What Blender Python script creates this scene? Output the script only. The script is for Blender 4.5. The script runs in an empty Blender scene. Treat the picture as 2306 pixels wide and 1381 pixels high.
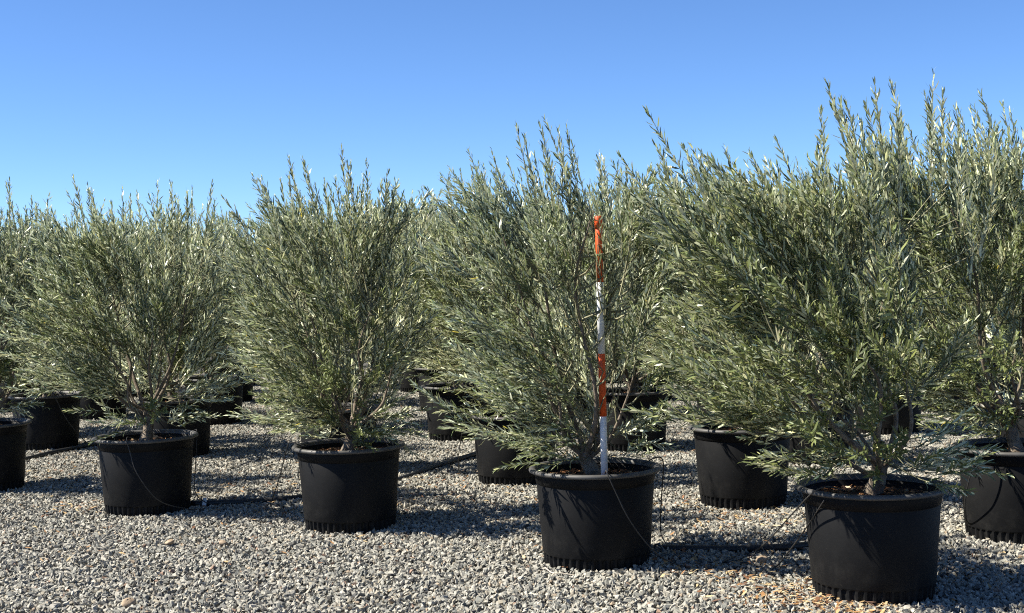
import bpy, math, random
import numpy as np
from mathutils import Matrix, Vector

scene = bpy.context.scene
C = scene.collection
PI = math.pi

# ------------------------------------------------------------------ camera
cam_d = bpy.data.cameras.new('camera')
cam = bpy.data.objects.new('camera', cam_d)
C.objects.link(cam)
cam_d.sensor_fit = 'HORIZONTAL'
cam_d.sensor_width = 36.0
cam_d.lens = 36.0 * 3075.5 / 2306.0
cam_d.clip_start = 0.05
cam_d.clip_end = 5000.0
PITCH, ROLL = -0.0232, 0.0251
fwd = Vector((0, math.cos(PITCH), math.sin(PITCH)))
rt0 = Vector((1, 0, 0))
up0 = rt0.cross(fwd)
rt = rt0 * math.cos(ROLL) - up0 * math.sin(ROLL)
up = up0 * math.cos(ROLL) + rt0 * math.sin(ROLL)
M3 = Matrix((rt, up, -fwd)).transposed()
cam.matrix_world = Matrix.Translation((0, 0, 1.355)) @ M3.to_4x4()
scene.camera = cam

# ------------------------------------------------------------------ sky, sun, exposure
SUN_EL, SUN_AZ = math.radians(47.0), math.radians(-92.0)     # azimuth from +Y, clockwise positive
world = bpy.data.worlds.new('World')
scene.world = world
world.use_nodes = True
wn = world.node_tree
for n in list(wn.nodes):
    wn.nodes.remove(n)
w_out = wn.nodes.new('ShaderNodeOutputWorld')
w_bg = wn.nodes.new('ShaderNodeBackground')
w_sky = wn.nodes.new('ShaderNodeTexSky')
w_sky.sky_type = 'NISHITA'
w_sky.sun_disc = False
w_sky.sun_elevation = SUN_EL
w_sky.sun_rotation = SUN_AZ
w_sky.altitude = 1000.0
w_sky.air_density = 0.7
w_sky.dust_density = 0.0
w_sky.ozone_density = 10.0
w_bg.inputs['Strength'].default_value = 0.068
wn.links.new(w_sky.outputs[0], w_bg.inputs['Color'])
wn.links.new(w_bg.outputs[0], w_out.inputs['Surface'])

sun_d = bpy.data.lights.new('sun', 'SUN')
sun_d.energy = 5.0
sun_d.angle = math.radians(0.53)
sun_d.color = (1.0, 0.935, 0.82)
sun = bpy.data.objects.new('sun', sun_d)
C.objects.link(sun)
sdir = Vector((math.sin(SUN_AZ) * math.cos(SUN_EL), math.cos(SUN_AZ) * math.cos(SUN_EL), math.sin(SUN_EL)))
sun.rotation_euler = sdir.to_track_quat('Z', 'Y').to_euler()
sun.location = sdir * 20

scene.view_settings.view_transform = 'Standard'
scene.view_settings.look = 'None'
scene.view_settings.exposure = 1.46
scene.view_settings.gamma = 1.0
scene.view_settings.use_curve_mapping = False
scene.render.engine = 'CYCLES'
scene.cycles.use_denoising = False
scene.cycles.filter_width = 1.1
scene.cycles.max_bounces = 6
scene.cycles.transparent_max_bounces = 4


# ------------------------------------------------------------------ helpers
def tag(o, label=None, cat=None, group=None, kind=None):
    if label: o['label'] = label
    if cat: o['category'] = cat
    if group: o['group'] = group
    if kind: o['kind'] = kind
    return o


def link(name, mesh, mat=None, parent=None):
    o = bpy.data.objects.new(name, mesh)
    C.objects.link(o)
    if mat is not None and len(mesh.materials) == 0:
        mesh.materials.append(mat)
    if parent is not None:
        o.parent = parent
    return o


def empty(name, loc=(0, 0, 0)):
    o = bpy.data.objects.new(name, None)
    o.empty_display_size = 0.2
    C.objects.link(o)
    o.location = loc
    return o


def make_mesh(name, verts, faces_by_size, smooth=False, attr=None):
    """verts (N,3); faces_by_size: list of (F,k) int arrays; attr: per-vertex (N,3) colour."""
    me = bpy.data.meshes.new(name)
    verts = np.asarray(verts, dtype=np.float32)
    loops = np.concatenate([np.asarray(f, dtype=np.int32).ravel() for f in faces_by_size])
    tot = np.concatenate([np.full(len(f), np.asarray(f).shape[1], dtype=np.int32) for f in faces_by_size])
    start = np.concatenate([[0], np.cumsum(tot)[:-1]]).astype(np.int32)
    me.vertices.add(len(verts))
    me.vertices.foreach_set('co', verts.ravel())
    me.loops.add(len(loops))
    me.loops.foreach_set('vertex_index', loops)
    me.polygons.add(len(tot))
    me.polygons.foreach_set('loop_start', start)
    try:
        me.polygons.foreach_set('loop_total', tot)
    except Exception:
        pass
    me.polygons.foreach_set('use_smooth', np.full(len(tot), smooth, dtype=bool))
    me.update(calc_edges=True)
    if attr is not None:
        a = me.attributes.new('tint', 'FLOAT_COLOR', 'POINT')
        rgba = np.ones((len(verts), 4), dtype=np.float32)
        rgba[:, :3] = attr
        a.data.foreach_set('color', rgba.ravel())
    me.validate()
    return me


def norm(a):
    return a / np.maximum(np.linalg.norm(a, axis=-1, keepdims=True), 1e-9)


def tube_arrays(paths, radii, sides):
    """paths (N,K,3), radii (N,K): many tubes at once -> verts, quads."""
    N, K, _ = paths.shape
    t = norm(np.gradient(paths, axis=1))
    ref = np.zeros_like(t)
    ref[..., 0] = 0.31; ref[..., 1] = 0.87; ref[..., 2] = 0.38
    n1 = norm(np.cross(t, ref))
    n2 = np.cross(t, n1)
    ang = np.arange(sides) / sides * 2 * PI
    ring = (n1[:, :, None, :] * np.cos(ang)[None, None, :, None] + n2[:, :, None, :] * np.sin(ang)[None, None, :, None])
    v = paths[:, :, None, :] + ring * radii[:, :, None, None]
    idx = np.arange(N * K * sides).reshape(N, K, sides)
    a = idx[:, :-1, :]; b = idx[:, 1:, :]
    q = np.stack([a, np.roll(a, -1, 2), np.roll(b, -1, 2), b], -1).reshape(-1, 4)
    return v.reshape(-1, 3), q


def catmull(pts, n):
    P = np.asarray(pts, float)
    P = np.vstack([2 * P[0] - P[1], P, 2 * P[-1] - P[-2]])
    out = []
    for i in range(1, len(P) - 2):
        t = np.linspace(0, 1, n, endpoint=False)[:, None]
        p0, p1, p2, p3 = P[i - 1], P[i], P[i + 1], P[i + 2]
        out.append(.5 * (2 * p1 + (p2 - p0) * t + (2 * p0 - 5 * p1 + 4 * p2 - p3) * t ** 2 + (3 * p1 - p0 - 3 * p2 + p3) * t ** 3))
    out.append(P[-2][None])
    return np.vstack(out)


def tube_mesh(name, pts, r, sides=8, n=8, caps=True, taper=None):
    path = catmull(pts, n)
    rad = np.full(len(path), r) if taper is None else np.linspace(r, taper, len(path))
    v, q = tube_arrays(path[None], rad[None], sides)
    fs = [q]
    if caps:
        k = len(path)
        fs.append(np.array([list(range(sides))[::-1], list(range((k - 1) * sides, k * sides))]))
    return make_mesh(name, v, fs, smooth=True)


# ------------------------------------------------------------------ materials
def new_mat(name):
    m = bpy.data.materials.new(name)
    m.use_nodes = True
    nt = m.node_tree
    b = nt.nodes.get('Principled BSDF')
    return m, nt, b


def noise(nt, scale, detail=3.0, rough=.55, coord='Object'):
    tc = nt.nodes.new('ShaderNodeTexCoord')
    n = nt.nodes.new('ShaderNodeTexNoise')
    n.inputs['Scale'].default_value = scale
    n.inputs['Detail'].default_value = detail
    n.inputs['Roughness'].default_value = rough
    nt.links.new(tc.outputs[coord], n.inputs['Vector'])
    return n


def ramp(nt, stops, interp='LINEAR'):
    r = nt.nodes.new('ShaderNodeValToRGB')
    r.color_ramp.interpolation = interp
    e = r.color_ramp.elements
    while len(e) > len(stops):
        e.remove(e[-1])
    while len(e) < len(stops):
        e.new(0.5)
    for el, (p, c) in zip(e, stops):
        el.position = p
        el.color = (*c, 1)
    return r


def bump(nt, height_socket, strength, dist, bsdf):
    bp = nt.nodes.new('ShaderNodeBump')
    bp.inputs['Strength'].default_value = strength
    bp.inputs['Distance'].default_value = dist
    nt.links.new(height_socket, bp.inputs['Height'])
    nt.links.new(bp.outputs['Normal'], bsdf.inputs['Normal'])


def plain(name, col, rough=.5, spec=.5, var=.15, scale=20.0, bmp=0.0):
    m, nt, b = new_mat(name)
    n = noise(nt, scale)
    r = ramp(nt, [(.3, tuple(c * (1 - var) for c in col)), (.7, tuple(c * (1 + var) for c in col))])
    nt.links.new(n.outputs['Fac'], r.inputs['Fac'])
    nt.links.new(r.outputs['Color'], b.inputs['Base Color'])
    b.inputs['Roughness'].default_value = rough
    b.inputs['Specular IOR Level'].default_value = spec
    if bmp:
        bump(nt, n.outputs['Fac'], bmp, .004, b)
    return m


# black nursery-pot plastic with dust and scuffs
MAT_POT, nt, b = new_mat('black_plastic')
n1 = noise(nt, 6.0, 5, .65)
n2 = noise(nt, 60.0, 3, .6)
r1 = ramp(nt, [(.35, (.0042, .0044, .0050)), (.58, (.0055, .0057, .0063)), (.8, (.0090, .0090, .0092))])
nt.links.new(n1.outputs['Fac'], r1.inputs['Fac'])
mx = nt.nodes.new('ShaderNodeMixRGB'); mx.blend_type = 'MIX'
rr = ramp(nt, [(.66, (0, 0, 0)), (.74, (.35, .35, .35))])
nt.links.new(n2.outputs['Fac'], rr.inputs['Fac'])
nt.links.new(rr.outputs['Color'], mx.inputs['Fac'])
nt.links.new(r1.outputs['Color'], mx.inputs['Color1'])
mx.inputs['Color2'].default_value = (.02, .019, .017, 1)
# rain-splashed dust low on the wall, in blotches
tcp = nt.nodes.new('ShaderNodeTexCoord')
sx = nt.nodes.new('ShaderNodeSeparateXYZ')
nt.links.new(tcp.outputs['Object'], sx.inputs[0])
mr = nt.nodes.new('ShaderNodeMapRange')
mr.inputs['From Min'].default_value = .0; mr.inputs['From Max'].default_value = .22
mr.inputs['To Min'].default_value = 1.0; mr.inputs['To Max'].default_value = .12
nt.links.new(sx.outputs['Z'], mr.inputs['Value'])
n3 = noise(nt, 17.0, 6, .72)
r3 = ramp(nt, [(.46, (0, 0, 0)), (.72, (.8, .8, .8))])
nt.links.new(n3.outputs['Fac'], r3.inputs['Fac'])
mm = nt.nodes.new('ShaderNodeMath'); mm.operation = 'MULTIPLY'
nt.links.new(mr.outputs[0], mm.inputs[0]); nt.links.new(r3.outputs['Color'], mm.inputs[1])
mx2 = nt.nodes.new('ShaderNodeMixRGB')
nt.links.new(mm.outputs[0], mx2.inputs['Fac'])
nt.links.new(mx.outputs['Color'], mx2.inputs['Color1'])
mx2.inputs['Color2'].default_value = (.026, .025, .0235, 1)
nt.links.new(mx2.outputs['Color'], b.inputs['Base Color'])
b.inputs['Roughness'].default_value = .6
b.inputs['Specular IOR Level'].default_value = .15
bump(nt, n2.outputs['Fac'], .12, .002, b)

# the rim is chalkier: old plastic turned grey by the sun
MAT_RIM = plain('weathered_rim_plastic', (.055, .054, .052), .55, .4, .35, 14.0, .1)
MAT_HOSE = plain('black_hose', (.012, .012, .012), .5, .4, .2, 30)
MAT_DRIP = plain('dark_drip_tubing', (.026, .025, .024), .5, .4, .3, 30)
MAT_ORANGE = plain('orange_paint', (.62, .085, .015), .5, .4, .15, 40, .05)
MAT_WHITE = plain('white_paint', (.62, .63, .65), .5, .4, .08, 40, .05)
MAT_TAG = plain('white_plastic', (.72, .72, .72), .5, .4, .1, 40)
MAT_TWIG_DRY = plain('bleached_twig', (.5, .44, .35), .8, .2, .2, 60)
MAT_FITTING = plain('worn_grey_plastic', (.10, .10, .10), .5, .4, .2, 60)

# olive bark
MAT_BARK, nt, b = new_mat('olive_bark')
n1 = noise(nt, 34.0, 5, .7)
r1 = ramp(nt, [(.3, (.065, .05, .037)), (.5, (.14, .115, .087)), (.72, (.23, .20, .165))])
nt.links.new(n1.outputs['Fac'], r1.inputs['Fac'])
nt.links.new(r1.outputs['Color'], b.inputs['Base Color'])
b.inputs['Roughness'].default_value = .9
b.inputs['Specular IOR Level'].default_value = .15
bump(nt, n1.outputs['Fac'], .7, .01, b)

MAT_STEM = plain('pale_olive_twig', (.17, .165, .10), .7, .25, .3, 25)


def leaf_material(name, top, under):
    m, nt, b = new_mat(name)
    at = nt.nodes.new('ShaderNodeAttribute'); at.attribute_name = 'tint'
    geo = nt.nodes.new('ShaderNodeNewGeometry')
    mixs = nt.nodes.new('ShaderNodeMixRGB')
    mixs.inputs['Color1'].default_value = (*top, 1)
    mixs.inputs['Color2'].default_value = (*under, 1)
    nt.links.new(geo.outputs['Backfacing'], mixs.inputs['Fac'])      # leaf underside is silvery
    mul = nt.nodes.new('ShaderNodeMixRGB'); mul.blend_type = 'MULTIPLY'
    mul.inputs['Fac'].default_value = 1.0
    nt.links.new(mixs.outputs['Color'], mul.inputs['Color1'])
    nt.links.new(at.outputs['Color'], mul.inputs['Color2'])
    nt.links.new(mul.outputs['Color'], b.inputs['Base Color'])
    b.inputs['Roughness'].default_value = .42
    b.inputs['Specular IOR Level'].default_value = .5
    tr = nt.nodes.new('ShaderNodeBsdfTranslucent')
    nt.links.new(mul.outputs['Color'], tr.inputs['Color'])
    ms = nt.nodes.new('ShaderNodeMixShader')
    ms.inputs['Fac'].default_value = .18
    out = nt.nodes.get('Material Output')
    nt.links.new(b.outputs['BSDF'], ms.inputs[1])
    nt.links.new(tr.outputs['BSDF'], ms.inputs[2])
    nt.links.new(ms.outputs['Shader'], out.inputs['Surface'])
    return m


MAT_LEAF = leaf_material('olive_leaf', (.112, .138, .053), (.55, .59, .415))


def tint_material(name, rough=.85):
    m, nt, b = new_mat(name)
    at = nt.nodes.new('ShaderNodeAttribute'); at.attribute_name = 'tint'
    nt.links.new(at.outputs['Color'], b.inputs['Base Color'])
    b.inputs['Roughness'].default_value = rough
    b.inputs['Specular IOR Level'].default_value = .2
    return m


MAT_LITTER = tint_material('dry_leaf_litter')
MAT_CHIP = tint_material('bark_chips')
MAT_SOIL = plain('potting_soil', (.05, .033, .022), .95, .1, .5, 60, .8)

# gravel
MAT_STONE, nt, b = new_mat('crushed_stone')
oi = nt.nodes.new('ShaderNodeObjectInfo')
r1 = ramp(nt, [(0, (0.358, 0.340, 0.292)), (.16, (0.273, 0.265, 0.231)), (.34, (0.212, 0.210, 0.184)), (.52, (0.311, 0.298, 0.259)), (.66, (0.151, 0.154, 0.141)),
               (.80, (0.245, 0.223, 0.178)), (.90, (0.081, 0.079, 0.075)), (.972, (0.292, 0.233, 0.169)), (.992, (0.254, 0.172, 0.126))], 'CONSTANT')
nt.links.new(oi.outputs['Random'], r1.inputs['Fac'])
n1 = noise(nt, 120.0, 3, .6)
mul = nt.nodes.new('ShaderNodeMixRGB'); mul.blend_type = 'MULTIPLY'; mul.inputs['Fac'].default_value = .6
r2 = ramp(nt, [(.3, (.65, .65, .65)), (.7, (1.15, 1.15, 1.13))])
nt.links.new(n1.outputs['Fac'], r2.inputs['Fac'])
nt.links.new(r1.outputs['Color'], mul.inputs['Color1'])
nt.links.new(r2.outputs['Color'], mul.inputs['Color2'])
nt.links.new(mul.outputs['Color'], b.inputs['Base Color'])
b.inputs['Roughness'].default_value = .85
b.inputs['Specular IOR Level'].default_value = .25

# ground under and beyond the built stones; darkened to paint shade between them
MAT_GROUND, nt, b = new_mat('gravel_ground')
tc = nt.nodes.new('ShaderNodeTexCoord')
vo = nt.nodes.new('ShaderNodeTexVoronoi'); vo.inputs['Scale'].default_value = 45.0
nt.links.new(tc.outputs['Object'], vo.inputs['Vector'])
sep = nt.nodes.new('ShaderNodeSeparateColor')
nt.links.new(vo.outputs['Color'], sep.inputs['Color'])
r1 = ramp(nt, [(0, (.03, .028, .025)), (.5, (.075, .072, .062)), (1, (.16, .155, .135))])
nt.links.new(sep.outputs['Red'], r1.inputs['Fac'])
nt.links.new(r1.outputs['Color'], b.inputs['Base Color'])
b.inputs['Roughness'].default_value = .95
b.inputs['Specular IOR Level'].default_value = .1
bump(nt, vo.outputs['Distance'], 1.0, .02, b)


# ------------------------------------------------------------------ ground
def hgt(x, y):
    return .004 * np.sin(x * 2.3 + y * 1.1) + .004 * np.sin(y * 2.9 - x * .7 + 1.3) + .003 * np.sin(x * 5.1 - y * 4.3)


xs = np.concatenate([[-1500, -300, -60], np.linspace(-16, 16, 65), [60, 300, 1500]])
ys = np.concatenate([[-300, -20], np.linspace(0, 32, 65), [60, 120, 300, 1000, 2500]])
gx, gy = np.meshgrid(xs, ys)
gz = np.where((np.abs(gx) < 17) & (gy > -1) & (gy < 33), hgt(gx, gy), 0) - .006
nx, ny = len(xs), len(ys)
ii = np.arange(nx * ny).reshape(ny, nx)
q = np.stack([ii[:-1, :-1], ii[:-1, 1:], ii[1:, 1:], ii[1:, :-1]], -1).reshape(-1, 4)
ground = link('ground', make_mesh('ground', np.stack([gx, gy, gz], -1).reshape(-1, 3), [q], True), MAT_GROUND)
tag(ground, kind='structure')

# the loose gravel: crushed stones scattered over the yard
rows = 44
yy = np.linspace(4.4, 19.0, rows)
cols = 40
gv = []
for y in yy:
    half = .42 * y + .9
    for x in np.linspace(-half, half, cols):
        gv.append((x, y, hgt(x, y)))
ii = np.arange(rows * cols).reshape(rows, cols)
q = np.stack([ii[:-1, :-1], ii[:-1, 1:], ii[1:, 1:], ii[1:, :-1]], -1).reshape(-1, 4)
gravel = link('gravel', make_mesh('gravel', np.array(gv), [q]), MAT_STONE)
tag(gravel, 'pale grey crushed stone gravel spread all over the yard', 'gravel', None, 'stuff')

ng = bpy.data.node_groups.new('gravel_scatter', 'GeometryNodeTree')
ng.interface.new_socket('Geometry', in_out='INPUT', socket_type='NodeSocketGeometry')
ng.interface.new_socket('Geometry', in_out='OUTPUT', socket_type='NodeSocketGeometry')
N = ng.nodes; L = ng.links
gi = N.new('NodeGroupInput'); go = N.new('NodeGroupOutput')
dist = N.new('GeometryNodeDistributePointsOnFaces')
dist.inputs['Density'].default_value = 4300.0
dist.inputs['Seed'].default_value = 5
L.new(gi.outputs[0], dist.inputs['Mesh'])
join = N.new('GeometryNodeJoinGeometry')
for k in range(8):
    ico = N.new('GeometryNodeMeshIcoSphere')
    ico.inputs['Radius'].default_value = .0115
    ico.inputs['Subdivisions'].default_value = 1
    rv = N.new('FunctionNodeRandomValue'); rv.data_type = 'FLOAT_VECTOR'
    rv.inputs[0].default_value = (-.0075, -.0075, -.0075); rv.inputs[1].default_value = (.0075, .0075, .0075)
    rv.inputs['Seed'].default_value = 11 + k * 7
    sp = N.new('GeometryNodeSetPosition')
    L.new(ico.outputs['Mesh'], sp.inputs['Geometry'])
    L.new(rv.outputs[0], sp.inputs['Offset'])
    ch = N.new('GeometryNodeConvexHull')
    L.new(sp.outputs[0], ch.inputs[0])
    smt = N.new('GeometryNodeSetMaterial'); smt.inputs['Material'].default_value = MAT_STONE
    L.new(ch.outputs[0], smt.inputs['Geometry'])
    g2i = N.new('GeometryNodeGeometryToInstance')
    L.new(smt.outputs[0], g2i.inputs[0])
    L.new(g2i.outputs[0], join.inputs[0])
iop = N.new('GeometryNodeInstanceOnPoints')
iop.inputs['Pick Instance'].default_value = True
L.new(dist.outputs['Points'], iop.inputs['Points'])
L.new(join.outputs[0], iop.inputs['Instance'])
rrot = N.new('FunctionNodeRandomValue'); rrot.data_type = 'FLOAT_VECTOR'
rrot.inputs[0].default_value = (-1.1, -1.1, 0); rrot.inputs[1].default_value = (1.1, 1.1, 6.283)
rrot.inputs['Seed'].default_value = 3
L.new(rrot.outputs[0], iop.inputs['Rotation'])
rsc = N.new('FunctionNodeRandomValue'); rsc.data_type = 'FLOAT_VECTOR'
rsc.inputs[0].default_value = (.40, .36, .30); rsc.inputs[1].default_value = (1.5, 1.1, .95)
rsc.inputs['Seed'].default_value = 9
L.new(rsc.outputs[0], iop.inputs['Scale'])
rz = N.new('FunctionNodeRandomValue'); rz.data_type = 'FLOAT_VECTOR'
rz.inputs[0].default_value = (0, 0, -.006); rz.inputs[1].default_value = (0, 0, .012)
rz.inputs['Seed'].default_value = 21
tri = N.new('GeometryNodeTranslateInstances')
tri.inputs['Local Space'].default_value = False
L.new(iop.outputs[0], tri.inputs['Instances'])
L.new(rz.outputs[0], tri.inputs['Translation'])
L.new(tri.outputs[0], go.inputs[0])
gm = gravel.modifiers.new('scatter', 'NODES')
gm.node_group = ng


# ------------------------------------------------------------------ nursery pot (shared meshes)
POT_H, POT_R = .463, .31


def lathe(profile, seg):
    """profile: list of (r or array over seg, z)."""
    ang = np.arange(seg) / seg * 2 * PI
    V = []
    for r, z in profile:
        r = np.broadcast_to(np.asarray(r, float), (seg,))
        V.append(np.stack([r * np.cos(ang), r * np.sin(ang), np.full(seg, z)], -1))
    K = len(profile)
    idx = np.arange(K * seg).reshape(K, seg)
    a, b = idx[:-1], idx[1:]
    q = np.stack([a, np.roll(a, -1, 1), np.roll(b, -1, 1), b], -1).reshape(-1, 4)
    return np.concatenate(V), q


SEG = 176
flute = np.where((np.arange(SEG) // 2) % 2 == 0, 1.0, 0.0)
rb = .245


def rad(z):
    return rb + (z / POT_H) * .034


prof = [(.05, .012), (rb - .03, .006), (rb - .012 - .009 * flute, .0), (rb - .002 - .010 * flute, .010),
        (rad(.066) - .001 - .009 * flute, .066), (rad(.072), .072), (rad(.076) + .0012, .076), (rad(.2), .2),
        (rad(.385), .385), (rad(.390) - .0018, .3885), (rad(.394) - .0018, .394), (rad(.397) + .0022, .396), (rad(.43) + .003, .43),
        (rad(.455) + .003, .455), (rad(.455) - .001, .456), (rad(.40) - .006, .40), (rad(.3) - .006, .36)]
v, q = lathe(prof, SEG)
ME_POT = make_mesh('pot', v, [q], True)
ME_POT.materials.append(MAT_POT)
ME_POT.polygons.foreach_set('use_smooth', np.array([abs(p.normal.z) < .5 and not (.0 < p.center.z < .0765) for p in ME_POT.polygons]))
rc = .292
prof = [(rad(.44) + .004, .443), (rad(.44) + .012, .4415), (.3, .442), (.3065, .4455), (.3085, .451), (.307, .4575), (.302, .462), (.295, .464), (.287, .463),
        (rad(.45) - .0025, .456), (rad(.44) - .004, .44)]
v, q = lathe(prof, 72)
ME_RIM = make_mesh('rim', v, [q], True)
ME_RIM.materials.append(MAT_RIM)

# potting soil disc with bark chips on it
rs = np.random.RandomState(4)
prof = [(.001, .428), (.06, .424), (.12, .418), (.18, .414), (.23, .412), (rad(.41) - .007, .412)]
v, q = lathe(prof, 36)
v[:, 2] += rs.uniform(-.006, .006, len(v))
ME_SOIL = make_mesh('soil', v, [q], True)
ME_SOIL.materials.append(MAT_SOIL)


def scatter_bits(rs, pos, size, palette, weights, elong=(1.5, 4.0), tilt=.5, lift=.004):
    """small curled quads (chips, dry leaves): 6 verts, 2 quads each."""
    n = len(pos)
    yaw = rs.uniform(0, 2 * PI, n)
    L = size[0] + (size[1] - size[0]) * rs.rand(n)
    W = L / rs.uniform(elong[0], elong[1], n)
    a = np.stack([np.cos(yaw), np.sin(yaw), rs.normal(0, tilt, n)], -1); a = norm(a)
    bq = np.stack([-np.sin(yaw), np.cos(yaw), rs.normal(0, tilt, n)], -1)
    bq = norm(bq - a * (a * bq).sum(-1, keepdims=True))
    c = np.cross(a, bq)
    c = np.where(c[:, 2:3] < 0, -c, c)
    P = pos + np.array([0, 0, lift])
    curl = (rs.uniform(-.3, .6, n) * W)[:, None]
    h = (L / 2)[:, None]; w = (W / 2)[:, None]
    V = np.stack([P - a * h, P - a * h * .35 - bq * w + c * curl, P - a * h * .35 + bq * w + c * curl,
                  P + a * h * .4 - bq * w * .9 + c * curl * .8, P + a * h * .4 + bq * w * .9 + c * curl * .8, P + a * h], 1).reshape(-1, 3)
    o = (np.arange(n) * 6)[:, None]
    tris = np.concatenate([o + np.array([[0, 1, 2]]), o + np.array([[3, 5, 4]])])
    quads = o + np.array([[1, 3, 4, 2]])
    ci = rs.choice(len(palette), n, p=np.array(weights) / np.sum(weights))
    col = np.array(palette)[ci] * rs.uniform(.7, 1.25, (n, 1))
    return V, tris, quads, np.repeat(col, 6, 0)


CHIP_PAL = [(.16, .07, .032), (.24, .12, .052), (.07, .035, .021), (.32, .235, .135), (.035, .02, .014), (.36, .3, .21)]
r_ = np.sqrt(rs.rand(420)) * .245
a_ = rs.rand(420) * 2 * PI
pos = np.stack([r_ * np.cos(a_), r_ * np.sin(a_), .419 - .008 * (r_ / .25)], -1)
V, t3, q4, col = scatter_bits(rs, pos, (.014, .042), CHIP_PAL, [3, 3, 2, 1.2, 2, .6], (1.2, 3), .35, .002)
ME_CHIP = make_mesh('bark_mulch', V, [t3, q4], False, col)
ME_CHIP.materials.append(MAT_CHIP)


# ------------------------------------------------------------------ olive trees
def build_tree(seed, lean=(-.15, 0.0), rmax=.66, ztop=1.70, nsh=860, tips=(), low=28, flow=-.35, clear=None, zlow=.62, tone=(1, 1, 1), size=1.0):
    """Returns mesh dict in tree-local coordinates (origin on the ground at the pot's centre)."""
    rs = np.random.RandomState(seed)
    lx, ly = lean
    Z0 = .66

    def axis(z):
        f = np.clip((z - .5) / 1.2, 0, 1.3)
        return np.stack([lx * f ** .9, ly * f ** .9], -1)

    def env(z):
        s = np.clip((z - .52) / (ztop - .52), 0, 1)
        return rmax * (.46 + 1.46 * s - 1.18 * s ** 2)

    # --- trunk
    fork = .56 + rs.uniform(-.03, .05)
    tilt = rs.uniform(-.05, .05, 2)
    tp = np.array([(0, 0, .40), (tilt[0] * .3, tilt[1] * .3, .45), (tilt[0] * .8, tilt[1] * .8, .50), (tilt[0], tilt[1], fork)])
    path = catmull(tp, 5)
    k = len(path)
    rt_ = np.linspace(.036, .026, k) * (1 + .5 * np.exp(-np.arange(k) / 2.5))
    tv, tq = tube_arrays(path[None], rt_[None], 12)
    ang = np.tile(np.arange(12) / 12 * 2 * PI, k)
    cen = np.repeat(path, 12, 0)
    tv = cen + (tv - cen) * (1 + .13 * np.sin(3 * ang + tv[:, 2] * 22 + seed) + .08 * np.sin(5 * ang - tv[:, 2] * 31))[:, None]
    me_trunk = make_mesh('trunk', tv, [tq], True)

    # --- limbs
    nl = 8
    limbs, limb_paths = [], []
    a0 = rs.uniform(0, 2 * PI)
    for i in range(nl):
        az = a0 + i * 2 * PI / nl + rs.uniform(-.3, .3)
        zt = rs.uniform(1.05, ztop - .1) if i % 2 else rs.uniform(.85, 1.3)
        fr = rs.uniform(.35, .7)
        c = axis(np.array(zt))
        e = np.array([c[0] + math.cos(az) * env(zt) * fr, c[1] + math.sin(az) * env(zt) * fr, zt])
        s = np.array([tilt[0], tilt[1], fork - rs.uniform(.0, .10)])
        m1 = s + (e - s) * .33 + np.array([math.cos(az) * .05, math.sin(az) * .05, -.03]) + rs.normal(0, .02, 3)
        m2 = s + (e - s) * .68 + rs.normal(0, .03, 3)
        pth = catmull([s, m1, m2, e], 7)
        limb_paths.append(pth)
        rr_ = np.linspace(rs.uniform(.010, .015), .003, len(pth))
        lv, lq = tube_arrays(pth[None], rr_[None], 7)
        limbs.append(make_mesh('limb', lv, [lq], True))
    LP = np.concatenate([p[2:] for p in limb_paths])
    n_grown = 0

    # --- branchlets fan out from the limbs; leafy shoots grow along each in much the same direction
    ztop = ztop - .10
    per = 9
    nb = max(20, nsh // per)
    u = (np.arange(nb) + rs.rand(nb)) / nb
    z = zlow + (ztop - zlow - .12) * u
    frac = np.clip(rs.beta(2.2, 1.4, nb), 0, 1)
    az = rs.rand(nb) * 2 * PI
    ax = axis(z)
    e = env(z)
    s = (z - zlow) / (ztop - zlow)
    BS = np.stack([ax[:, 0] + np.cos(az) * e * frac * .62, ax[:, 1] + np.sin(az) * e * frac * .62, z], -1)
    out = np.stack([np.cos(az), np.sin(az), np.zeros(nb)], -1)
    BD = out * (.25 + frac * (.95 - .60 * s))[:, None] + np.array([0, 0, 1.]) * (.28 + 1.15 * s)[:, None] + np.array([flow, 0, 0]) + rs.normal(0, .17, (nb, 3))
    BD = norm(BD)
    BL = rs.uniform(.20, .44, nb) * np.where(s > .7, .72, 1.0)
    bb = np.repeat(np.arange(nb), per)
    nsh = len(bb)
    tb = np.tile(np.linspace(.02, 1.0, per), nb) + rs.normal(0, .04, nsh)
    curlb = (np.array([flow * .2, 0, .45]) * rs.uniform(.1, 1.3, (nb, 1)) + rs.normal(0, .25, (nb, 3)))[bb]
    S = BS[bb] + BD[bb] * (tb * BL[bb])[:, None] + curlb * ((tb * BL[bb]) ** 2)[:, None] + rs.normal(0, .018, (nsh, 3))
    D = norm(BD[bb] + curlb * (tb * BL[bb] * 2)[:, None] + rs.normal(0, .20, (nsh, 3)))
    Ln = rs.uniform(.12, .27, nsh) * (1.12 - .25 * tb)
    bend = np.array([flow * .25, 0, .3])[None] * rs.uniform(.1, 1.2, (nsh, 1)) + rs.normal(0, .22, (nsh, 3))
    # the branchlets' own wood, rooted on the nearest limb
    ref = BS - np.array([0, 0, .08])
    root_pt = LP[((ref[:, None, :] - LP[None]) ** 2).sum(-1).argmin(1)]
    bp = np.zeros((nb, 7, 3))
    c0 = curlb[::per]
    for k2, t in enumerate((0, .5)):
        mid = root_pt + (BS - root_pt) * .5 + np.array([0, 0, -.03])
        bp[:, k2] = (1 - t) ** 2 * root_pt + 2 * t * (1 - t) * mid + t ** 2 * BS
    for k2, t in enumerate(np.linspace(0, 1, 5)):
        bp[:, 2 + k2] = BS + BD * (t * BL)[:, None] + c0 * ((t * BL) ** 2)[:, None]
    brad = np.linspace(.0055, .0018, 7)[None] * rs.uniform(.8, 1.3, (nb, 1))
    n_grown = nsh
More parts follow.
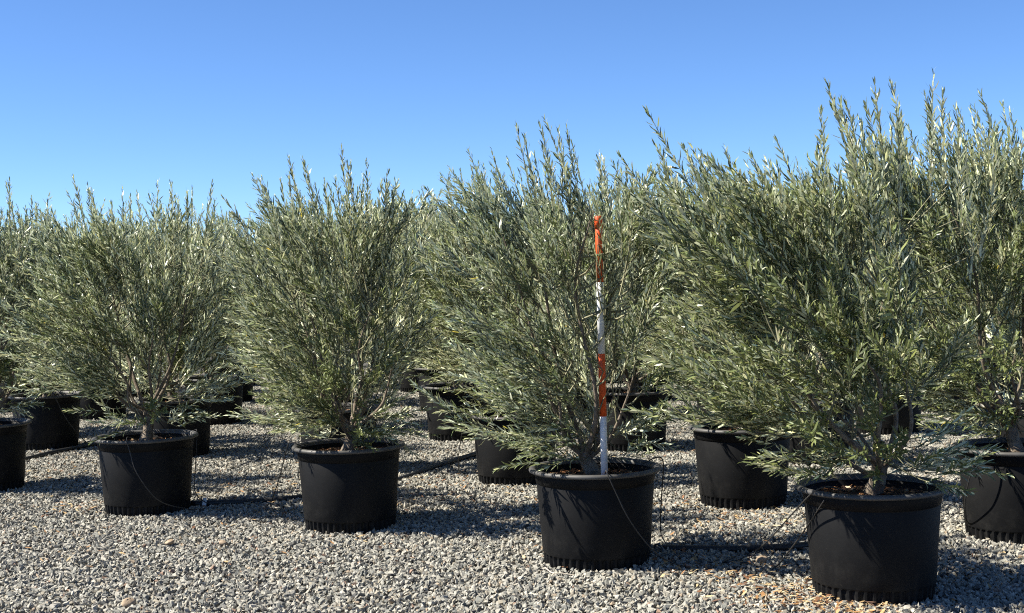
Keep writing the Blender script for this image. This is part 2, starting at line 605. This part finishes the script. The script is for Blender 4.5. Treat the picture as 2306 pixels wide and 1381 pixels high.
    LP2 = np.concatenate([LP, bp[:, 2:].reshape(-1, 3)])
    # low skirts, drooping over the pot
    az2 = rs.rand(low) * 2 * PI
    z2 = rs.uniform(.49, .66, low)
    f2 = rs.uniform(.15, .75, low)
    S2 = np.stack([np.cos(az2) * rmax * .6 * f2, np.sin(az2) * rmax * .6 * f2, z2], -1)
    D2 = norm(np.stack([np.cos(az2), np.sin(az2), rs.uniform(-.15, .5, low)], -1) + np.array([flow * .6, 0, 0]))
    L2 = rs.uniform(.14, .30, low)
    B2 = np.array([0, 0, -.5]) * rs.uniform(-.4, 1.3, (low, 1)) + rs.normal(0, .2, (low, 3))
    S = np.concatenate([S, S2]); D = np.concatenate([D, D2]); Ln = np.concatenate([Ln, L2]); bend = np.concatenate([bend, B2])
    spread = np.full(len(S), 1.0)

    tall = []
    for (tx, tz, ty) in tips:
        for m in range(3):
            if m:
                tx_, tz_, ty_ = tx + rs.uniform(-.09, .09), tz - rs.uniform(.03, .22), ty + rs.uniform(-.1, .1)
            else:
                tx_, tz_, ty_ = tx, tz, ty
            ln = rs.uniform(.36, .5)
            c = axis(np.array(min(tz_, ztop) - .7))
            base = np.array([c[0], c[1], min(tz_, ztop + .2) - .95])
            d = norm(np.array([tx_, ty_, tz_]) - base) * .5 + norm(np.array([flow * .65, 0, 1.0])) * .5
            d = norm(d + rs.normal(0, .07, 3))
            st = np.array([tx_, ty_, tz_]) - d * ln
            tall.append((st, d, ln))
    if tall:
        S = np.concatenate([S, np.array([t[0] for t in tall])])
        D = np.concatenate([D, np.array([t[1] for t in tall])])
        Ln = np.concatenate([Ln, np.array([t[2] for t in tall])])
        bend = np.concatenate([bend, rs.normal(0, .05, (len(tall), 3))])
        spread = np.concatenate([spread, np.full(len(tall), .95)])
    n_own = n_grown
    if clear:
        En = S + D * Ln[:, None]
        Mi = S + D * Ln[:, None] * .5
        bad = np.zeros(len(S), bool)
        for Q in (S, Mi, En):
            bad |= (np.abs(Q[:, 0] - clear[0] + .025) < .10) & (Q[:, 1] < clear[1] + .03)
        bad &= rs.rand(len(S)) < .93
        n_own = int((~bad[:n_grown]).sum())
        S, D, Ln, bend, spread = S[~bad], D[~bad], Ln[~bad], bend[~bad], spread[~bad]
    n = len(S)

    def curve(i, t):
        return S[i] + D[i] * (t * Ln[i])[:, None] + bend[i] * ((t * Ln[i]) ** 2 * 1.6)[:, None]

    # --- twigs: from the nearest lower limb point out to the shoot and along it
    ref = S - np.array([0, 0, .06])
    near = S - D * .012
    extra = np.arange(n) >= n_own
    if extra.any():
        d2 = ((ref[extra][:, None, :] - LP2[None]) ** 2).sum(-1)
        near[extra] = LP2[d2.argmin(1)]
    K = 7
    P = np.zeros((n, K, 3))
    ids = np.arange(n)
    for j, t in enumerate((0, .5)):
        tt = np.full(n, t)[:, None]
        mid = near + (S - near) * .5 + np.array([0, 0, -.02])
        P[:, j] = (1 - tt) ** 2 * near + 2 * tt * (1 - tt) * mid + tt ** 2 * S
    for j, t in enumerate(np.linspace(0, 1, 5)):
        P[:, 2 + j] = curve(ids, np.full(n, t))
    R = np.array([.0034, .0030, .0027, .0023, .0019, .0015, .0008])[None] * rs.uniform(.75, 1.3, (n, 1))
    wv, wq = tube_arrays(np.concatenate([P, bp]), np.concatenate([R * .85, brad]), 3)
    me_tw = make_mesh('twigs', wv, [wq], True)

    # --- leaves in opposite pairs, each pair turned a quarter from the last
    sh, tt, ph = [], [], []
    for i in range(n):
        step = rs.uniform(.0125, .0165)
        m = max(4, int(Ln[i] / step))
        t = np.linspace(.06, 1.0, m)
        sh += [i] * m
        tt += list(t)
        p0 = rs.uniform(0, 2 * PI)
        ph += list(p0 + np.arange(m) * (PI / 2))
    sh = np.repeat(np.array(sh), 2); tt = np.repeat(np.array(tt), 2)
    ph = np.repeat(np.array(ph), 2) + np.tile([0, PI], len(ph)) + rs.normal(0, .3, len(sh))
    keep = rs.rand(len(sh)) < .90
    sh, tt, ph = sh[keep], tt[keep], ph[keep]
    m = len(sh)
    B0 = curve(sh, tt)
    T = norm(D[sh] + bend[sh] * (2 * tt * Ln[sh] * 1.6)[:, None])
    n1 = norm(np.cross(T, np.array([.21, .93, .29])))
    n2 = np.cross(T, n1)
    nn = n1 * np.cos(ph)[:, None] + n2 * np.sin(ph)[:, None]
    phi = np.radians(rs.normal(30, 11, m)) * spread[sh] * (1.08 - .55 * tt ** 3)
    cf, sf = np.cos(phi)[:, None], np.sin(phi)[:, None]
    A = norm(T * cf + nn * sf + rs.normal(0, .10, (m, 3)))
    Nn = T * sf - nn * cf
    Bx = norm(np.cross(Nn, A))
    rl = rs.normal(0, .35, m)
    Nn = np.cross(A, Bx)
    Bx, Nn = Bx * np.cos(rl)[:, None] + Nn * np.sin(rl)[:, None], Nn * np.cos(rl)[:, None] - Bx * np.sin(rl)[:, None]
    LL = size * (rs.uniform(.044, .070, m) * (1 - .40 * tt ** 4))[:, None]
    WW = LL * rs.uniform(.062, .090, m)[:, None]
    cu = (rs.normal(.02, .06, m))[:, None] * LL
    V = np.stack([B0,
                  B0 + A * LL * .32 - Bx * WW + Nn * cu, B0 + A * LL * .32 + Bx * WW + Nn * cu,
                  B0 + A * LL * .70 - Bx * WW * .92 + Nn * cu, B0 + A * LL * .70 + Bx * WW * .92 + Nn * cu,
                  B0 + A * LL - Nn * cu * .6], 1).reshape(-1, 3)
    o = (np.arange(m) * 6)[:, None]
    tris = np.concatenate([o + np.array([[0, 1, 2]]), o + np.array([[3, 5, 4]])])
    quads = o + np.array([[1, 3, 4, 2]])
    base = rs.uniform(.62, 1.4, (m, 1)) * np.array([tone])
    warm = rs.rand(m)
    base = base * np.where((warm < .25)[:, None], np.array([[1.12, 1.04, .85]]), 1.0)
    yel = rs.rand(m) < .0008
    base[yel] = np.array([3.4, 2.3, .5])
    tipy = (tt > .9)
    base[tipy] *= np.array([1.15, 1.18, 1.0])
    col = np.repeat(base, 6, 0)
    me_cr = make_mesh('crown', V, [tris, quads], False, col)
    for me_, mt in ((me_trunk, MAT_BARK), (me_tw, MAT_STEM), (me_cr, MAT_LEAF)):
        me_.materials.append(mt)
    for l_ in limbs:
        l_.materials.append(MAT_BARK)
    return dict(trunk=me_trunk, limbs=limbs, twigs=me_tw, crown=me_cr)


GROUP = 'potted olive trees standing in rows on the gravel'


def place_tree(loc, meshes, label, rot=0.0, scale=1.0, potrot=0.0):
    root = empty('potted_olive_tree', (loc[0], loc[1], -.009))
    tag(root, label, 'potted tree', GROUP)
    pot = link('pot', ME_POT, None, root)
    pot.rotation_euler.z = potrot
    link('rim', ME_RIM, None, pot)
    soil = link('soil', ME_SOIL, None, root)
    soil.rotation_euler.z = potrot * 1.7
    tag(link('bark_mulch', ME_CHIP, None, soil), kind='stuff')
    trunk = link('trunk', meshes['trunk'], None, root)
    for lm in meshes['limbs']:
        link('limb', lm, None, trunk)
    tw = tag(link('twigs', meshes['twigs'], None, root), kind='stuff')
    cr = tag(link('crown', meshes['crown'], None, root), kind='stuff')
    for o in (trunk, tw, cr):
        o.rotation_euler.z = rot
        o.scale = (scale, scale, 1 + (scale - 1) * .8)
    return root


def tipset(rs, pairs):
    return [(x, z, rs.uniform(-.25, .2)) for x, z in pairs]


tr = np.random.RandomState(77)
GA, GB = (-1.26, .883), (.95, 1.50)          # lattice of the pot rows
E0 = (1.467, 5.626)
FRONT = {
    (0, 0): ((1.467, 5.626), dict(seed=1, zlow=.63, lean=(-.36, .05), rmax=.74, ztop=1.70, flow=-.62, nsh=940, low=40,
             tips=[(-.91, 1.99), (-.73, 1.88), (-.62, 1.85), (-.86, 1.79), (-.47, 1.82), (-.37, 1.85), (-.22, 1.82), (-.46, 1.73), (-.64, 1.73), (-.80, 1.6), (-.14, 2.12), (-.1, 2.03), (.02, 2.08), (.15, 2.10), (.26, 2.13), (.34, 1.98), (.1, 1.95), (.4, 1.85)]),
             'olive tree leaning left in the largest black pot, orange leaf litter at its base'),
    (1, 0): ((.367, 6.354), dict(seed=2, zlow=.56, clear=(.045, -.13), lean=(-.16, .0), rmax=.68, ztop=1.72, flow=-.40, nsh=900, low=42,
             tips=[(-.33, 2.07), (-.24, 2.03), (-.17, 2.08), (-.14, 2.01), (-.09, 1.93), (-.04, 1.93), (.06, 1.93), (-.29, 1.95), (.16, 1.85), (-.5, 1.8)]),
             'olive tree whose black pot holds the orange and white stake'),
    (2, 0): ((-.912, 7.446), dict(seed=3, zlow=.57, low=44, lean=(-.06, .0), rmax=.66, ztop=1.72, flow=-.28, nsh=860,
             tips=[(-.27, 2.03), (-.19, 2.02), (-.47, 1.91), (-.36, 1.9), (.04, 1.97), (.12, 1.98), (.2, 1.9), (-.06, 1.91), (.29, 1.85)]),
             'bushy olive tree in the black front-row pot left of the staked one'),
    (3, 0): ((-2.208, 8.144), dict(seed=4, zlow=.66, lean=(-.08, .0), rmax=.72, ztop=1.68, flow=-.32, nsh=860,
             tips=[(-.36, 2.02), (-.16, 1.91), (-.11, 1.9), (-.25, 1.92), (.14, 1.89), (.26, 1.93), (.34, 1.9), (.44, 1.95)]),
             'front-row olive tree with forked trunk, thin grey drip line hanging down its pot'),
    (4, 0): ((-3.571, 9.158), dict(seed=5, lean=(-.06, .0), rmax=.68, ztop=1.72, flow=-.25, tips=[(.18, 2.09), (.02, 2.13), (.3, 1.98)]),
             'front-row olive tree whose pot is cut by the left picture edge'),
    (0, 1): ((2.473, 6.723), dict(seed=6, zlow=.64, lean=(-.34, .0), rmax=.70, ztop=1.84, flow=-.40, nsh=900, low=50,
             tips=[(-.6, 2.08), (-.45, 2.12), (-.3, 2.09), (-.2, 2.0), (-.16, 2.15), (.15, 2.12), (.3, 2.05), (-.03, 2.1), (.05, 1.97), (-.21, 1.97), (-.6, 2.05)]),
             'tall olive tree whose pot is cut by the right picture edge'),
    (1, 1): ((1.312, 7.889), dict(seed=7, lean=(-.22, .0), rmax=.68, ztop=1.76, flow=-.42, tips=[(-.61, 1.95), (-.48, 1.9), (-.71, 1.9), (-.3, 1.85)]),
             'second-row olive tree whose pot stands between the staked pot and the largest pot'),
    (2, 1): ((0.0, 8.909), dict(seed=8, lean=(-.18, .0), rmax=.68, ztop=1.76, flow=-.35, tips=[(-.25, 2.17), (-.33, 2.07), (-.2, 2.11), (-.19, 2.01), (.1, 1.9)]),
             'second-row olive tree in the pot just left behind the staked pot'),
    (3, 1): ((-1.25, 9.64), dict(seed=9, lean=(-.02, .0), rmax=.68, ztop=1.76, flow=-.25, tips=[(.57, 1.96), (.5, 1.9), (.4, 1.94), (.1, 1.95)]),
             'second-row olive tree hidden behind the bushy front-row tree left of the stake'),
    (4, 1): ((-2.66, 10.70), dict(seed=10, lean=(-.08, .0), rmax=.68, ztop=1.72, flow=-.25, tips=[(.2, 1.95), (-.2, 1.98), (.35, 1.92)]),
             'second-row olive tree right behind the forked front-row trunk'),
    (5, 1): ((-3.93, 11.45), dict(seed=12, lean=(-.06, .0), rmax=.70, ztop=1.78, flow=-.25, tips=[(-.02, 2.08), (.07, 2.01), (.26, 2.04), (-.3, 2.0)]),
             'second-row olive tree with dusty sunlit pot flank near the left picture edge'),
}
placed = []
for (i, j), (loc, kw, lab) in FRONT.items():
    kw = dict(kw)
    w_ = tr.uniform(-1, 1)
    g_ = tr.uniform(.95, 1.06)
    kw['tone'] = (g_ * (1 + .015 * w_), g_, g_ * (1 - .03 * w_))
    kw['size'] = tr.uniform(.92, 1.1)
    kw['tips'] = tipset(tr, kw['tips'])
    placed.append(place_tree(loc, build_tree(**kw), lab, 0.0, 1.0, tr.uniform(0, 6.28)))

VARS = [build_tree(seed=40 + k, tone=((1, 1, 1), (1.05, 1.04, 1.0), (.95, .96, .95), (1.04, 1.06, 1.05), (1.08, 1.07, 1.04))[k], size=.94 + .04 * k, lean=(-.10 - .04 * (k % 3), .0), rmax=.68 + .04 * (k % 2), ztop=1.84 + .03 * (k % 3), nsh=820, flow=-.3,
                   tips=tipset(tr, [(tr.uniform(-.5, .4), tr.uniform(1.84, 2.10)) for _ in range(10)])) for k in range(5)]
cnt = 0
far_list = []
for j in range(0, 12):
    for i in range(-8, 16):
        if (i, j) in FRONT:
            continue
        x = E0[0] + i * GA[0] + j * GB[0]
        y = E0[1] + i * GA[1] + j * GB[1]
        if y < 4.5 or y > 18.3 or x > .375 * y + .55 or x < -.375 * y - 1.0:
            continue
        if j == 0 and i < 0:
            continue
        far_list.append((j, i, x + tr.uniform(-.09, .09), y + tr.uniform(-.09, .09)))
NTH = ['first', 'second', 'third', 'fourth', 'fifth', 'sixth', 'seventh', 'eighth', 'ninth', 'tenth', 'eleventh', 'twelfth']
THIRD = {6: 'third-row olive tree at the left picture edge, only bits of crown showing',
         5: 'third-row olive tree, its pot showing left of the forked trunk',
         4: 'third-row olive tree behind the gap right of the forked-trunk tree',
         3: 'third-row olive tree almost hidden by the bushy front-row tree',
         2: 'third-row olive tree whose pot shows left of the staked tree',
         1: 'third-row olive tree whose pot shows just right behind the stake',
         0: 'third-row olive tree almost hidden behind the largest pot\'s tree',
         -1: 'third-row olive tree behind the tree cut by the right picture edge'}
order = {}
for j in set(t[0] for t in far_list):
    for k, t in enumerate(sorted((t for t in far_list if t[0] == j), key=lambda t: t[2] / t[3])):
        order[(t[0], t[1])] = k
for (j, i, x, y) in sorted(far_list, key=lambda t: t[3]):
    if j == 2 and i in THIRD:
        lab = THIRD[i]
    elif j <= 2:
        lab = 'olive tree outside the left end of the %s row, hardly showing' % NTH[j]
    elif j <= 5:
        lab = 'olive tree in the %s row back, %s from the left of its row' % (NTH[j], NTH[order[(j, i)]])
    else:
        lab = 'olive tree far back in the rows, mere scraps of crown between nearer trees'
    place_tree((x, y), VARS[cnt % 5], lab, tr.uniform(-.5, .5), tr.uniform(.92, 1.06), tr.uniform(0, 6.28))
    cnt += 1
print('trees', len(FRONT) + cnt)


# ------------------------------------------------------------------ marker stake in the second pot
def rod(z0, z1, r, seg=20, cap=True, bevel=.0015):
    prof = [(.0005, z0), (r, z0), (r, z1 - bevel), (r - bevel, z1), (.0005, z1)]
    return lathe(prof, seg)


stake = empty('marker_stake', (.404, 6.235, .0))
tag(stake, 'tall round stake banded orange and white, standing in a black tree pot', 'stake')
for nm, z0, z1, mt, r in (('white_band', .36, .698, MAT_WHITE, .0162), ('orange_band', .698, .985, MAT_ORANGE, .0162), ('white_band', .985, 1.312, MAT_WHITE, .0162),
                          ('orange_band', 1.312, 1.57, MAT_ORANGE, .0162), ('cap', 1.555, 1.613, MAT_ORANGE, .0190)):
    v, q = rod(z0, z1, r)
    link(nm, make_mesh(nm, v, [q], True), mt, stake)

# ------------------------------------------------------------------ irrigation hoses on the gravel
HZ = .020


def hose(pts, label):
    P = [(x, y, HZ) for x, y in pts]
    o = link('irrigation_hose', tube_mesh('irrigation_hose', P, .018, 10, 10), MAT_HOSE)
    tag(o, label, 'hose', 'black irrigation hoses lying between the pots')
    return o


hose([(.69, 6.55), (.92, 6.50), (1.13, 6.49), (1.41, 6.55), (1.75, 6.85), (1.95, 7.35), (2.25, 8.6), (2.7, 9.9)], 'black irrigation hose with clamped end running behind the largest pot')
hose([(-1.97, 8.23), (-1.65, 8.25), (-1.34, 8.36), (-1.02, 8.62), (-.79, 8.99), (-.57, 9.57), (-.3, 10.22), (.1, 11.2)], 'black irrigation hose curving behind the bushy front-row pot and up between rows')
hose([(-4.6, 9.4), (-4.1, 9.75), (-3.84, 10.45), (-3.71, 11.0), (-3.50, 11.5), (-3.1, 12.6)], 'black irrigation hose crossing the gravel near the left picture edge')
# the folded end of the first hose
cl = link('hose_end_clamp', tube_mesh('hose_end_clamp', [(.665, 6.57, .012), (.655, 6.545, .035), (.672, 6.52, .045), (.69, 6.50, .03), (.685, 6.49, .008)], .005, 8, 6), MAT_FITTING)
tag(cl, 'small worn grey clamp closing the black hose end beside the staked pot', 'clamp')


# ------------------------------------------------------------------ thin drip tubes
def drip(pts, label, r=.0030):
    o = link('drip_tube', tube_mesh('drip_tube', pts, r, 6, 10), MAT_DRIP)
    tag(o, label, 'drip tube', 'thin drip tubes feeding the pots')


G = .013
drip([(-2.20, 8.00, .43), (-2.225, 7.88, .47), (-2.235, 7.835, .468), (-2.215, 7.82, .40), (-2.17, 7.80, .27), (-2.06, 7.83, .11), (-1.93, 7.98, .03), (-1.86, 8.08, G), (-1.72, 8.17, G), (-1.62, 8.24, .03)],
     'thin grey drip tube draped down the front of the forked tree pot')
drip([(-1.93, 8.22, .47), (-1.915, 8.20, .45), (-1.925, 8.18, .25), (-1.93, 8.17, .11), (-1.88, 8.18, .04), (-1.80, 8.20, G)], 'thin drip tube hanging down the right side of the forked tree pot')
drip([(-1.14, 7.40, .45), (-1.22, 7.40, .475), (-1.245, 7.42, .44), (-1.33, 7.62, .24), (-1.44, 7.95, .05), (-1.47, 8.16, G)], 'thin drip tube running from the bushy tree pot rim down to the hose')
drip([(.40, 6.13, .45), (.40, 6.06, .472), (.402, 6.035, .468), (.43, 6.03, .40), (.50, 6.04, .25), (.60, 6.10, .11), (.70, 6.16, .03), (.79, 6.17, G), (.92, 6.22, G), (1.03, 6.33, .03), (1.06, 6.45, .035)],
     'long thin drip tube hanging across the front of the staked pot')
drip([(1.32, 5.50, .45), (1.24, 5.43, .478), (1.18, 5.43, .455), (1.12, 5.60, .33), (1.08, 5.90, .17), (1.04, 6.15, .06), (.97, 6.24, G), (.86, 6.24, G)], 'thin drip tube arching from the largest pot rim toward the staked pot')
drip([(1.23, 5.45, .42), (1.20, 5.60, .30), (1.17, 5.90, .12), (1.15, 6.12, G), (1.16, 6.48, .03)], 'short thin drip tube dropping to the hose beside the largest pot')
drip([(.60, 6.42, .45), (.67, 6.44, .475), (.70, 6.47, .44), (.695, 6.55, .25), (.70, 6.66, .08), (.72, 6.56, .03)], 'thin drip tube hanging off the right rim of the staked pot')
drip([(2.30, 6.58, .45), (2.23, 6.52, .475), (2.20, 6.50, .44), (2.17, 6.55, .28), (2.19, 6.66, .12), (2.27, 6.80, G), (2.12, 7.0, G), (1.98, 7.35, .03)], 'thin drip tube looping down the left side of the right-edge pot')
drip([(-.22, 8.80, .45), (-.29, 8.78, .475), (-.32, 8.80, .43), (-.37, 8.98, .22), (-.385, 9.15, .06), (-.36, 9.3, G), (-.52, 9.7, .03)], 'thin drip tube falling from the second-row pot left behind the stake')
drip([(-3.80, 11.20, .45), (-3.76, 11.13, .475), (-3.74, 11.11, .45), (-3.66, 11.16, .25), (-3.58, 11.3, .08), (-3.55, 11.38, .03)], 'thin drip tube sagging across the second-row pot near the left edge')

# small white tag lying by the hose, bleached twig by the staked pot
vt = np.array([(-.012, 0, 0), (.012, 0, 0), (.014, .012, .022), (-.010, .012, .024), (.016, .006, .046), (-.008, .004, .048)])
vt2 = np.concatenate([vt, vt + np.array([0, .0015, 0])])
fq = np.array([[0, 1, 2, 3], [3, 2, 4, 5], [9, 8, 7, 6], [11, 10, 8, 9], [0, 6, 7, 1], [1, 7, 8, 2], [2, 8, 10, 4], [4, 10, 11, 5], [5, 11, 9, 3], [3, 9, 6, 0]])
o = link('plastic_tag', make_mesh('plastic_tag', vt2, [fq]), MAT_TAG)
o.location = (-1.885, 8.20, .012)
tag(o, 'small white plastic tag standing beside the hose at the forked tree', 'tag')
o = link('dry_twig', tube_mesh('dry_twig', [(.12, 6.14, .03), (.15, 6.07, .02), (.19, 6.05, .022), (.25, 6.04, .014), (.33, 6.03, .016)], .003, 6, 6, True, .0015), MAT_TWIG_DRY)
tag(o, 'thin bleached twig lying on gravel against the staked pot', 'twig')

# ------------------------------------------------------------------ dry leaf litter on the gravel
rl = np.random.RandomState(31)
PATCH = [(1.19, 7.62, .30, 260), (1.17, 5.52, .16, 520), (1.32, 5.30, .10, 220), (-1.43, 8.03, .22, 160), (-.49, 8.2, .35, 170), (-2.53, 8.25, .16, 150), (.86, 6.16, .16, 170),
         (1.05, 5.95, .14, 90), (-.04, 8.83, .35, 130), (2.04, 6.04, .30, 130), (-2.74, 14.0, .5, 120), (1.69, 12.9, .5, 160), (.79, 10.22, .4, 170), (1.18, 7.42, .2, 120), (-3.3, 10.0, .4, 130),
         (1.35, 6.8, .3, 150), (-1.0, 9.2, .4, 120), (-.6, 6.9, .5, 30), (-2.6, 7.2, .6, 25), (.15, 7.3, .3, 110), (2.6, 5.9, .3, 100), (-1.6, 9.0, .4, 120), (1.75, 7.2, .3, 110)]
pp = []
for (x, y, s_, n_) in PATCH:
    pp.append(np.stack([rl.normal(x, s_, int(n_ * .75)), rl.normal(y, s_, int(n_ * .75)), np.zeros(int(n_ * .75))], -1))
n_ = 1500
py_ = rl.uniform(6.4, 17, n_)
pp.append(np.stack([rl.uniform(-1, 1, n_) * (.40 * py_ + .4), py_, np.zeros(n_)], -1))
pos = np.concatenate(pp)
pos[:, 2] = hgt(pos[:, 0], pos[:, 1]) + rl.uniform(.012, .022, len(pos))
LIT = [(.24, .13, .055), (.33, .225, .11), (.15, .075, .04), (.37, .29, .165), (.085, .05, .035), (.42, .36, .24)]
V, t3, q4, col = scatter_bits(rl, pos, (.022, .058), LIT, [3, 3, 2, 2.2, 1.2, 1], (3.0, 7.0), .22, .0)
o = link('leaf_litter', make_mesh('leaf_litter', V, [t3, q4], False, col), MAT_LITTER)
tag(o, 'dry orange and straw coloured leaf litter scattered over the gravel', 'leaf litter', None, 'stuff')

# ------------------------------------------------------------------ a few larger rounded stones on the gravel
MAT_COBBLE = plain('tan_stone', (.26, .20, .14), .8, .2, .3, 30, .3)
for (x, y, r, sd, lab) in ((-1.64, 5.70, .030, 1, 'rounded tan stone lying alone on the near gravel at lower left'),
                           (-1.51, 6.97, .021, 2, 'small round brown stone on open gravel in front of the bushy tree'),
                           (1.12, 6.24, .030, 3, 'pale round stone beside the drip tubes between the two nearest pots'),
                           (-1.80, 7.03, .026, 4, 'flat orange-tan stone chip on open gravel before the forked tree')):
    rc_ = np.random.RandomState(sd)
    th = np.linspace(0, PI, 9)
    prof = [(max(.0008, r * math.sin(t)), -r * .8 * math.cos(t)) for t in th]
    v, q = lathe(prof, 14)
    v *= np.array([1.25, .95, .62 if sd == 4 else .85])
    v += rc_.normal(0, r * .05, v.shape)
    o = link('loose_stone', make_mesh('loose_stone', v, [q], True), MAT_COBBLE)
    o.location = (x, y, .018)
    o.rotation_euler = (.2, -.15, sd * 1.3)
    tag(o, lab, 'stone', 'larger stones lying on the gravel')
